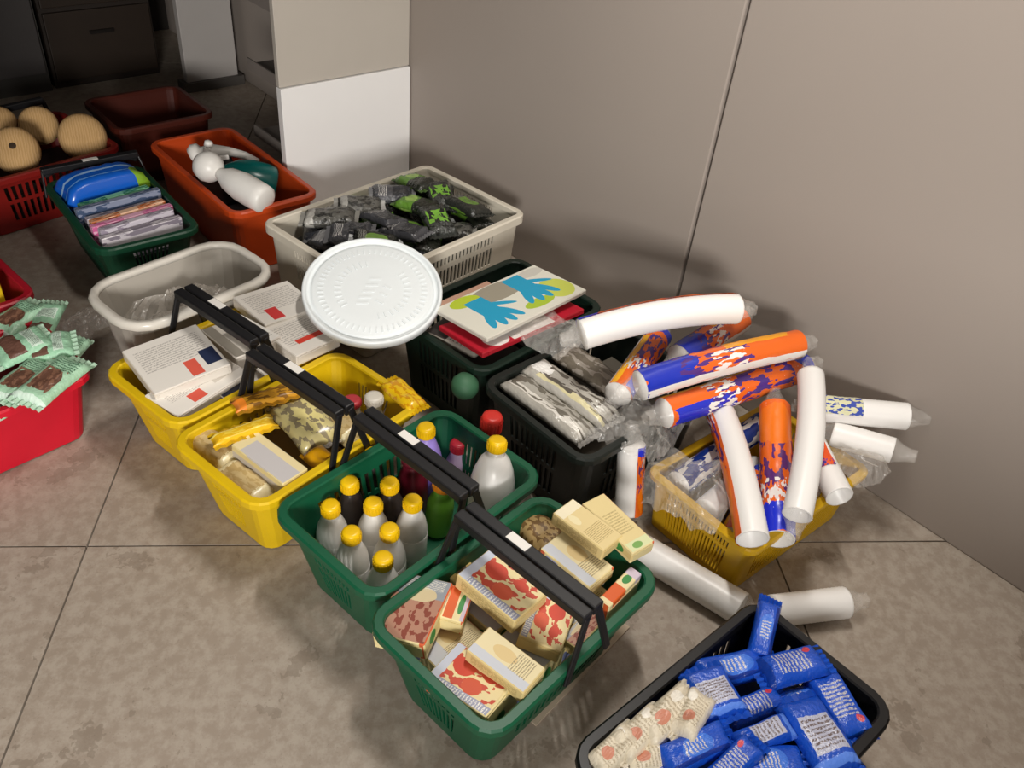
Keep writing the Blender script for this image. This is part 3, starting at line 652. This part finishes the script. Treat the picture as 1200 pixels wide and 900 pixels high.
BL = [((898, 734), 60, 30, 80, .19, blB, 'small blue pouch standing in the far corner of the black crate', (.25, 0)),
      ((862, 778), 100, 40, 12, .165, blB, 'long plain blue pouch across the back of the black crate', (0, .1)),
      ((929, 774), 74, 44, 12, .185, blA, 'light-catching blue pouch lying on top near the far rim', (.1, -.1)),
      ((838, 806), 66, 56, -60, .185, blC, 'blue pouch with pale printed panel next to the cream packs', (0, .05)),
      ((885, 824), 74, 36, 20, .165, blA, 'blue pouch in the middle of the black crate', (.05, .1)),
      ((936, 818), 70, 40, 20, .15, blB, 'half hidden blue pouch between the larger ones', (0, 0)),
      ((962, 854), 106, 56, -58, .185, blC, 'large blue pouch with grey print near the right rim', (.05, .0)),
      ((984, 820), 92, 40, -58, .175, blA, 'narrow blue pouch along the right rim', (.0, .2)),
      ((897, 856), 72, 36, 20, .185, blC, 'small blue pouch with bright corner above the large one', (.1, 0)),
      ((818, 872), 90, 44, 24, .185, blB, 'plain blue pouch below the cream packs', (0, .1)),
      ((905, 890), 88, 52, 0, .175, blB, 'wide dark blue pouch at the near rim', (0, 0)),
      ((858, 893), 70, 40, 40, .185, blA, 'blue pouch tipped up at the near rim', (.3, 0))]
def at_px(fn, ctr, lpx, wpx, ang, z, th, tilt, **k):
    """pack from its pixel centre, length, width and direction in the picture, lying at height z"""
    a = deg(-ang); u = Vector((math.cos(a), math.sin(a)))
    A = G(ctr[0]-u.x*lpx/2, ctr[1]-u.y*lpx/2, z); B = G(ctr[0]+u.x*lpx/2, ctr[1]+u.y*lpx/2, z); C = G(ctr[0], ctr[1], z)
    d = B-A; yaw = math.atan2(d.y, d.x)-PI/2
    pw = Vector((-d.y, d.x, 0)).normalized(); D = G(ctr[0]-u.y*wpx/2, ctr[1]+u.x*wpx/2, z); wd = max(.03, abs((D-C).dot(pw))*2)
    Rm = Matrix.Rotation(yaw, 3, 'Z') @ Euler((tilt[0], tilt[1], 0)).to_matrix()
    return fn(c=C-Rm @ Vector((0, 0, th)), rot=Rm.to_euler(), wd=wd, ln=d.length, th=th, **k)
for i, (c, l_, w_, an, z, m, lbl, ti) in enumerate(BL):
    at_px(bag, c, l_, w_, an, z, .04, ti, name='blue_pouch', label=lbl, cat='pouch', mat=m, sealmat=bs, seed=40+i, group='blue pouches in the black crate')
CR = [((786, 832), 84, 46, 40, .195, 'large cream pouch nearest the blue pouches', (0, .1)), ((812, 830), 60, 40, 60, .20, 'cream pouch with glossy wrinkled edge touching a blue pouch', (0, -.1)),
      ((752, 852), 70, 44, 40, .19, 'cream pouch in the middle of the cream row', (0, 0)), ((720, 874), 66, 40, 40, .185, 'cream pouch at the left end of the black crate', (.1, 0)), ((764, 884), 70, 40, 10, .175, 'cream pouch low at the near rim', (0, 0))]
for i, (c, l_, w_, an, z, lbl, ti) in enumerate(CR):
    at_px(bag, c, l_, w_, an, z, .045, ti, name='cream_pouch', label=lbl, cat='pouch', mat=crm, sealmat=cs, seed=60+i, group='cream pouches in the black crate', wr=.01)

# ------------------------------------------------------------------ red crate: mint bags
mi = printed('mint', 'a9d3b4', [('ell', .5, .42, .3, .24, '6a4a3c'), ('words', .5, .78, .34, .12, '3f6a4e', 12), ('rect', .5, .04, .5, .04, 'd8efe0'), ('spots', .5, .42, .3, .24, '8a6450', 0, 7)], .35, .5, .06, .3)
mi2 = printed('mint2', '9fcfae', [('rect', .5, .35, .4, .16, '6e4e42'), ('rect', .5, .72, .36, .1, 'd5eadb'), ('words', .5, .72, .32, .08, '5a7a64', 20)], .35, .5, .06, .3)
under(rC, deg(6), [(-.09, 0, .0098, 0), (.09, 0, .0098, 0)], .17, .20, .105, 'pack', 'dark box low in the red crate under the mint bags', 'box', plastic('3a2a22', .6), plastic('33241e', .6), 'boxes under the mint bags')
MI = [((60, 440), 80, 34, 38, .215, mi, 'mint green bag with brown print along the near red rim', (0, .1)), ((54, 402), 62, 30, 10, .215, mi2, 'mint bag with pale panel at the right end of the red crate', (.1, 0)),
      ((28, 440), 72, 36, 36, .21, mi, 'mint bag with brown picture in the middle of the red crate', (0, 0)), ((22, 400), 70, 32, 20, .225, mi2, 'mint bag lying on top of the mint heap', (.05, .05)),
      ((18, 368), 62, 28, 30, .20, mi, 'mint bag at the back of the red crate', (.1, 0)), ((48, 378), 60, 30, 60, .195, mi2, 'mint bag tipped at the back corner of the red crate', (.1, .1)), ((8, 462), 60, 32, 30, .19, mi2, 'mint bag low by the front of the red crate', (0, 0)), ((78, 410), 50, 26, 50, .20, mi, 'small mint bag poking over the end of the red crate', (0, .2))]
for i, (c, l_, w_, an, z, m, lbl, ti) in enumerate(MI):
    at_px(bag, c, l_, w_, an, z, .032, ti, name='mint_bag', label=lbl, cat='bag', mat=m, sealmat=plastic('b9dcc2'), seed=80+i, group='mint bags in the red crate')
carton('pack', 'yellow and navy pack in the small red crate', 'pack', in_basket(rG, .075, .0, .012), (0, 0, deg(6)), .13, .15, .20, printed('yn', 'd8b41c', [('rect', .5, .2, .5, .2, '1e2040')]), printed('yns', 'd8b41c', [('rect', .5, .2, .5, .25, '1e2040')]))

# ------------------------------------------------------------------ grey white tub
tub = thing('plastic_tub', 'greyish white plastic tub with rounded corners behind the white card packs', 'tub', (.665, 1.905, 0), (0, 0, deg(8)))
tm = plastic('b3ada3', .3, .05)
mesh_obj('body', crate_body(.40, .235, .235, .03, 0, 0, (0, .3, .6, 1), (), t=.004, r=.075), tm, tub, smooth=False)
mesh_obj('rim', ring(.40, .235, .075, [(-.006, .228), (.012, .220), (.016, .226), (.016, .238), (.010, .244), (-.004, .243), (-.007, .238)]), plastic('dcd7cd', .25, .04), tub, smooth=True)
crumple('crumpled clear wrapping inside the grey white tub', (.665, 1.90, .13), .29, .15, .07, 31, (0, 0, deg(8)), film('film_grey', 'cfc8be', .45))
crumple('clear plastic scrap on the floor between the red crate and the tub', G(100, 378, .02), .10, .12, .03, 35, (0, 0, .4))

# ------------------------------------------------------------------ white crate: dark and green packets
pkm = [printed('pk%d' % i, b_, sh, .22, .7, .08, .5) for i, (b_, sh) in enumerate([
    ('2a2c28', [('ell', .5, .5, .3, .25, '6f9a3a'), ('words', .5, .8, .3, .08, '9a9a94', 14)]),
    ('5f8a32', [('rect', .5, .25, .5, .25, '23261f'), ('ell', .5, .7, .25, .15, '9ac05a')]),
    ('5c5b56', [('spots', .5, .5, .5, .5, '2e2e2c', 0, 5), ('rect', .5, .85, .5, .08, 'b0aea8')]),
    ('3a3d3a', [('rect', .5, .5, .36, .2, '77b03c'), ('spots', .5, .5, .5, .5, '1c1e1c', 0, 5)]),
    ('4a4b50', [('rect', .5, .3, .4, .2, '2c2e34'), ('words', .5, .75, .4, .1, 'cfcdca', 12)])])]
pks = [plastic(c, .3) for c in ('3a3c38', '4d6a30', '9a9892', '40423e', '77777a')]
desc = ['black packet with a green oval', 'green packet with black lower half', 'mottled grey clear packet', 'charcoal packet with green bar', 'grey packet with dark panel']
under(wC, deg(7), [(-.193, -.0, .0098, 0), (0, 0, .0098, 0), (.193, 0, .0098, 0)], .185, .36, .19, 'pack', 'dark box low in the white crate under the packets', 'box', plastic('2c2e2a', .6), plastic('262824', .6), 'boxes under the packets')
rr = random.Random(5); k = 0
for layer, (nx_, ny_) in enumerate(((5, 4), (4, 3))):
    for i in range(nx_):
        for j in range(ny_):
            x = (i+.5)/nx_*.56-.28+rr.uniform(-.015, .015); y = (j+.5)/ny_*.37-.185+rr.uniform(-.012, .012)
            grn = x > -.03 and rr.random() < .6
            ki = rr.choice((1, 1, 3, 0)) if grn else rr.choice((2, 4, 0, 2))
            q = in_basket(wC, x*(.96 if layer == 0 else .85), y*(.92 if layer == 0 else .8), .216+layer*.042)
            bag('packet', desc[ki]+(' in the upper layer of the white crate' if layer else ' in the lower layer of the white crate'), 'packet', q, (rr.uniform(-.2, .2), rr.uniform(-.25, .25), deg(7)+rr.uniform(-1.1, 1.1)), rr.uniform(.085, .105), rr.uniform(.12, .15), .04, pkm[ki], pks[ki], 100+k, 'packets in the white crate, kind %s, %s' % (desc[ki].split(' packet')[0], 'upper' if layer else 'lower')); k += 1

# ------------------------------------------------------------------ dark green basket at the back: roll and thin packs
rolm = printed('roll', '1560cc', [('rect', .5, .55, .5, .035, '9cc4ee'), ('rect', .5, .30, .5, .02, '6aa4e8'), ('ell', .92, .2, .12, .3, '8ab832')], .25, .6, .04)
under(tG, deg(88), [(-.097, 0, .0098, 0), (.097, 0, .0098, 0)], .18, .17, .115, 'pack', 'dark box low in the dark green basket under the thin packs', 'box', plastic('22262a', .6), plastic('1e2226', .6), 'boxes under the thin packs')
ctr, wd, ln, yw = quad((62, 222), (158, 196), (70, 250), .25)
o = mesh_obj('wrapped_roll', pillow_mesh(.27, .13, .12, 5, 14, 14, .004), rolm, None, in_basket(tG, .15, .0, .128), (0, 0, deg(4)), True); tag(o, 'bright blue wrapped roll with pale stripes and green end', 'roll')
for i, (yy, c1, c2, lbl) in enumerate(((.045, '2f7a58', '8ad0a4', 'green'), (.005, '4a5a78', '9098b0', 'slate blue'), (-.035, 'b8b0b8', '70687a', 'pale mauve'), (-.070, 'c06a3a', 'e8c0a0', 'orange and pale'), (-.105, 'd86aa0', 'f0b8d0', 'bright pink'), (-.14, '9a90a0', 'd0cad4', 'grey lilac'), (-.172, 'c8c2c8', '88808c', 'silvery white'))):
    mm = printed('thin%d' % i, c1, [('rect', .5, .5, .12, .5, c2), ('spots', .5, .5, .5, .5, c2, 0, 6)], .25, .6)
    carton('thin_pack', 'long thin %s pack on edge in the dark green basket' % lbl, 'pack', in_basket(tG, yy-.0, .0, .126), (deg(0), 0, deg(4)+rr.uniform(-.05, .05)), .235+rr.uniform(-.02, .02), .022, .085+rr.uniform(-.012, .012), mm, mm)

# ------------------------------------------------------------------ orange crate: teal spray bottle and white bottle
teal = plastic('0f6f6c', .25, .05); wh = plastic('e9e7e2', .35, .03)
under(oC, deg(90), [(-.14, 0, .0098, 0), (.12, 0, .0098, 0)], .24, .18, .09, 'pack', 'dark box low in the orange crate under the bottles', 'box', plastic('1c1a1a', .6), plastic('181616', .6), 'boxes under the spray bottle')
sb = thing('spray_bottle', 'teal spray bottle with white trigger head lying in the orange crate', 'bottle', (1.135, 2.450, .185), (0, deg(-72), deg(-28)))
lathe_part('body', [(.046, -.075), (.058, -.068), (.063, -.045), (.063, .01), (.052, .05), (.032, .08), (.016, .10), (.016, .115)], teal, sb)
hd = MB().box((.0, 0, .135), (.034, .03, .04)).box((.035, 0, .152), (.07, .022, .022)).build('trigger_head', wh, sb, bevel=.004)
MB().bar((.03, 0, .140), (.055, 0, .085), .014, .008, (0, 1, 0)).build('trigger', wh, hd, bevel=.002)
MB().lathe([(.010, 0), (.013, .002), (.013, .016), (.006, .02)], 14).build('nozzle', wh, hd, (.07, 0, .152), (0, deg(90), 0), True)
wb = thing('ball_cap_bottle', 'white bottle with a big round white cap lying over the orange rim', 'bottle', (1.012, 2.312, .262), (Vector((-.30, .92, .16)).to_track_quat('Z', 'Y').to_euler()))
lathe_part('body', [(.034, -.13), (.043, -.125), (.045, -.10), (.045, -.03), (.036, .02), (.020, .05), (.016, .065)], wh, wb)
lathe_part('ball_cap', [(.006, .055), (.026, .064), (.042, .082), (.048, .105), (.042, .128), (.026, .145), (.006, .152)], wh, wb)
wt = thing('sprayer_handle', 'white curved sprayer head behind the teal bottle', 'sprayer', (1.10, 2.60, .13), (0, 0, deg(-25)))
MB().tube([(-.06, 0, .09), (-.02, 0, .105), (.03, 0, .10), (.08, 0, .085), (.12, 0, .06)], [.026, .022, .016, .013, .012], 12).build('neck', wh, wt, smooth=True)
MB().lathe([(.01, -.02), (.034, -.015), (.04, 0), (.034, .018), (.01, .024)], 16).build('head', wh, wt, (-.07, 0, .09), (0, deg(60), 0), True)
lathe_part('stem', [(.022, -.03), (.024, -.02), (.022, .06), (.012, .10)], plastic('202224', .4), wt, 16, (.02, 0, 0))

# ------------------------------------------------------------------ far red crate: round tan bundles
tw = NT('twine', .8, .2); wv = tw.new('ShaderNodeTexWave'); wv.inputs['Scale'].default_value = 40; wv.inputs['Distortion'].default_value = 4; tw.link(tw.coord(), wv.inputs[0])
tw.color(tw.mix(wv.outputs['Fac'], lin('bd9763'), lin('cda878'))); tw.bump(wv.outputs['Fac'], .25, .002)
for (px, py), r_, lbl in (((100, 172), .075, 'round tan bundle with smooth pale end in the far red crate'), ((20, 188), .072, 'round tan bundle with a dark centre hole in the far red crate'), ((48, 158), .062, 'smaller tan bundle behind the two front bundles'), ((2, 156), .055, 'dim tan bundle at the end of the far red crate')):
    p = G(px, py, .20)
    b_ = thing('tan_bundle', lbl, 'bundle', (p.x+.012, p.y+.05, .215), (deg(48), 0, deg(-18)))
    lathe_part('ball', [(r_*.5, -r_*.95), (r_*.84, -r_*.8), (r_, -r_*.4), (r_, .0), (r_*.94, r_*.3), (r_*.75, r_*.48), (r_*.4, r_*.54), (r_*.16, r_*.50)], tw.m, b_, 28)
    if 'hole' in lbl: MB().lathe([(r_*.14, 0), (r_*.15, r_*.02), (r_*.13, r_*.03)], 14).build('centre_hole', plastic('3a2a1a', .8), b_, (0, 0, r_*.49), smooth=True)
under(rF, deg(10), [(-.1, 0, .0098, 0), (.1, 0, .0098, 0)], .18, .28, .09, 'pack', 'dark box low in the far red crate under the tan bundles', 'box', plastic('2a1a16', .7), plastic('241612', .7), 'boxes under the tan bundles')

# ------------------------------------------------------------------ white shelving unit and dark furniture
su = thing('shelving_unit', 'shelving unit with a white end panel standing against the wall', 'shelving', (1.50, 2.45, 0))
wp = plastic('f2f1f0', .35, .02)
SX0, SX1 = 1.262-1.50, WX-.004-1.50
MB().box(((SX0+SX1)/2, .019, 1.03), (SX1-SX0, .022, 1.14)).build('upper_end_panel', plastic('bdb6ac', .45, .03), su, bevel=.002)
MB().box(((SX0+SX1)/2, .015, .229), (SX1-SX0, .03, .458)).build('lower_end_panel', wp, su, bevel=.002)
for z in (.16, .40, .64, .88, 1.12, 1.36): MB().box(((SX0+SX1)/2+.04, .21, z), (SX1-SX0-.10, .36, .022)).build('shelf', plastic('6a625c', .5), su)
MB().box((SX1-.012, .21, .80), (.02, .36, 1.6)).build('back_panel', plastic('3a3430', .6), su)
for z in (.16, .40, .64): MB().box((SX0+.086, .21, z+.012), (.006, .36, .04)).build('price_rail', plastic('8a827c', .5), su)
po = thing('upright_panel', 'grey white upright panel at the far end of the shelving', 'panel', (1.60, 3.76, 0))
MB().box((0, 0, .8), (.24, .04, 1.6)).build('panel', plastic('b5b0ac', .5, .04), po, bevel=.003)
MB().box((0, 0, .02), (.28, .08, .04)).build('foot', plastic('5a5652', .5), po)
ca = thing('dark_cabinet', 'dark grey cabinet in the unlit back corner', 'cabinet', (.55, 4.25, 0))
MB().box((0, 0, .8), (.88, .5, 1.6)).build('body', plastic('3a3733', .6), ca)
for s in (-1, 1):
    d_ = MB().box((s*.218, -.258, .82), (.425, .018, 1.48)).build('door', plastic('454140', .5), ca, bevel=.003)
    MB().bar((s*.04, -.272, .80), (s*.04, -.272, .95), .012, .012).build('handle', plastic('888480', .4), d_)
cb = thing('brown_drawer_cabinet', 'very dark brown drawer cabinet beyond the orange crate', 'cabinet', (1.24, 4.27, 0))
MB().box((0, 0, .7), (.46, .5, 1.4)).build('body', plastic('241a12', .6), cb)
for z in (.17, .47, .77, 1.07):
    d_ = MB().box((0, -.258, z), (.44, .018, .28)).build('drawer', plastic('2c2118', .5), cb, bevel=.003)
    MB().bar((-.05, -.274, z+.05), (.05, -.274, z+.05), .012, .014).build('handle', plastic('1a1512', .4), d_)
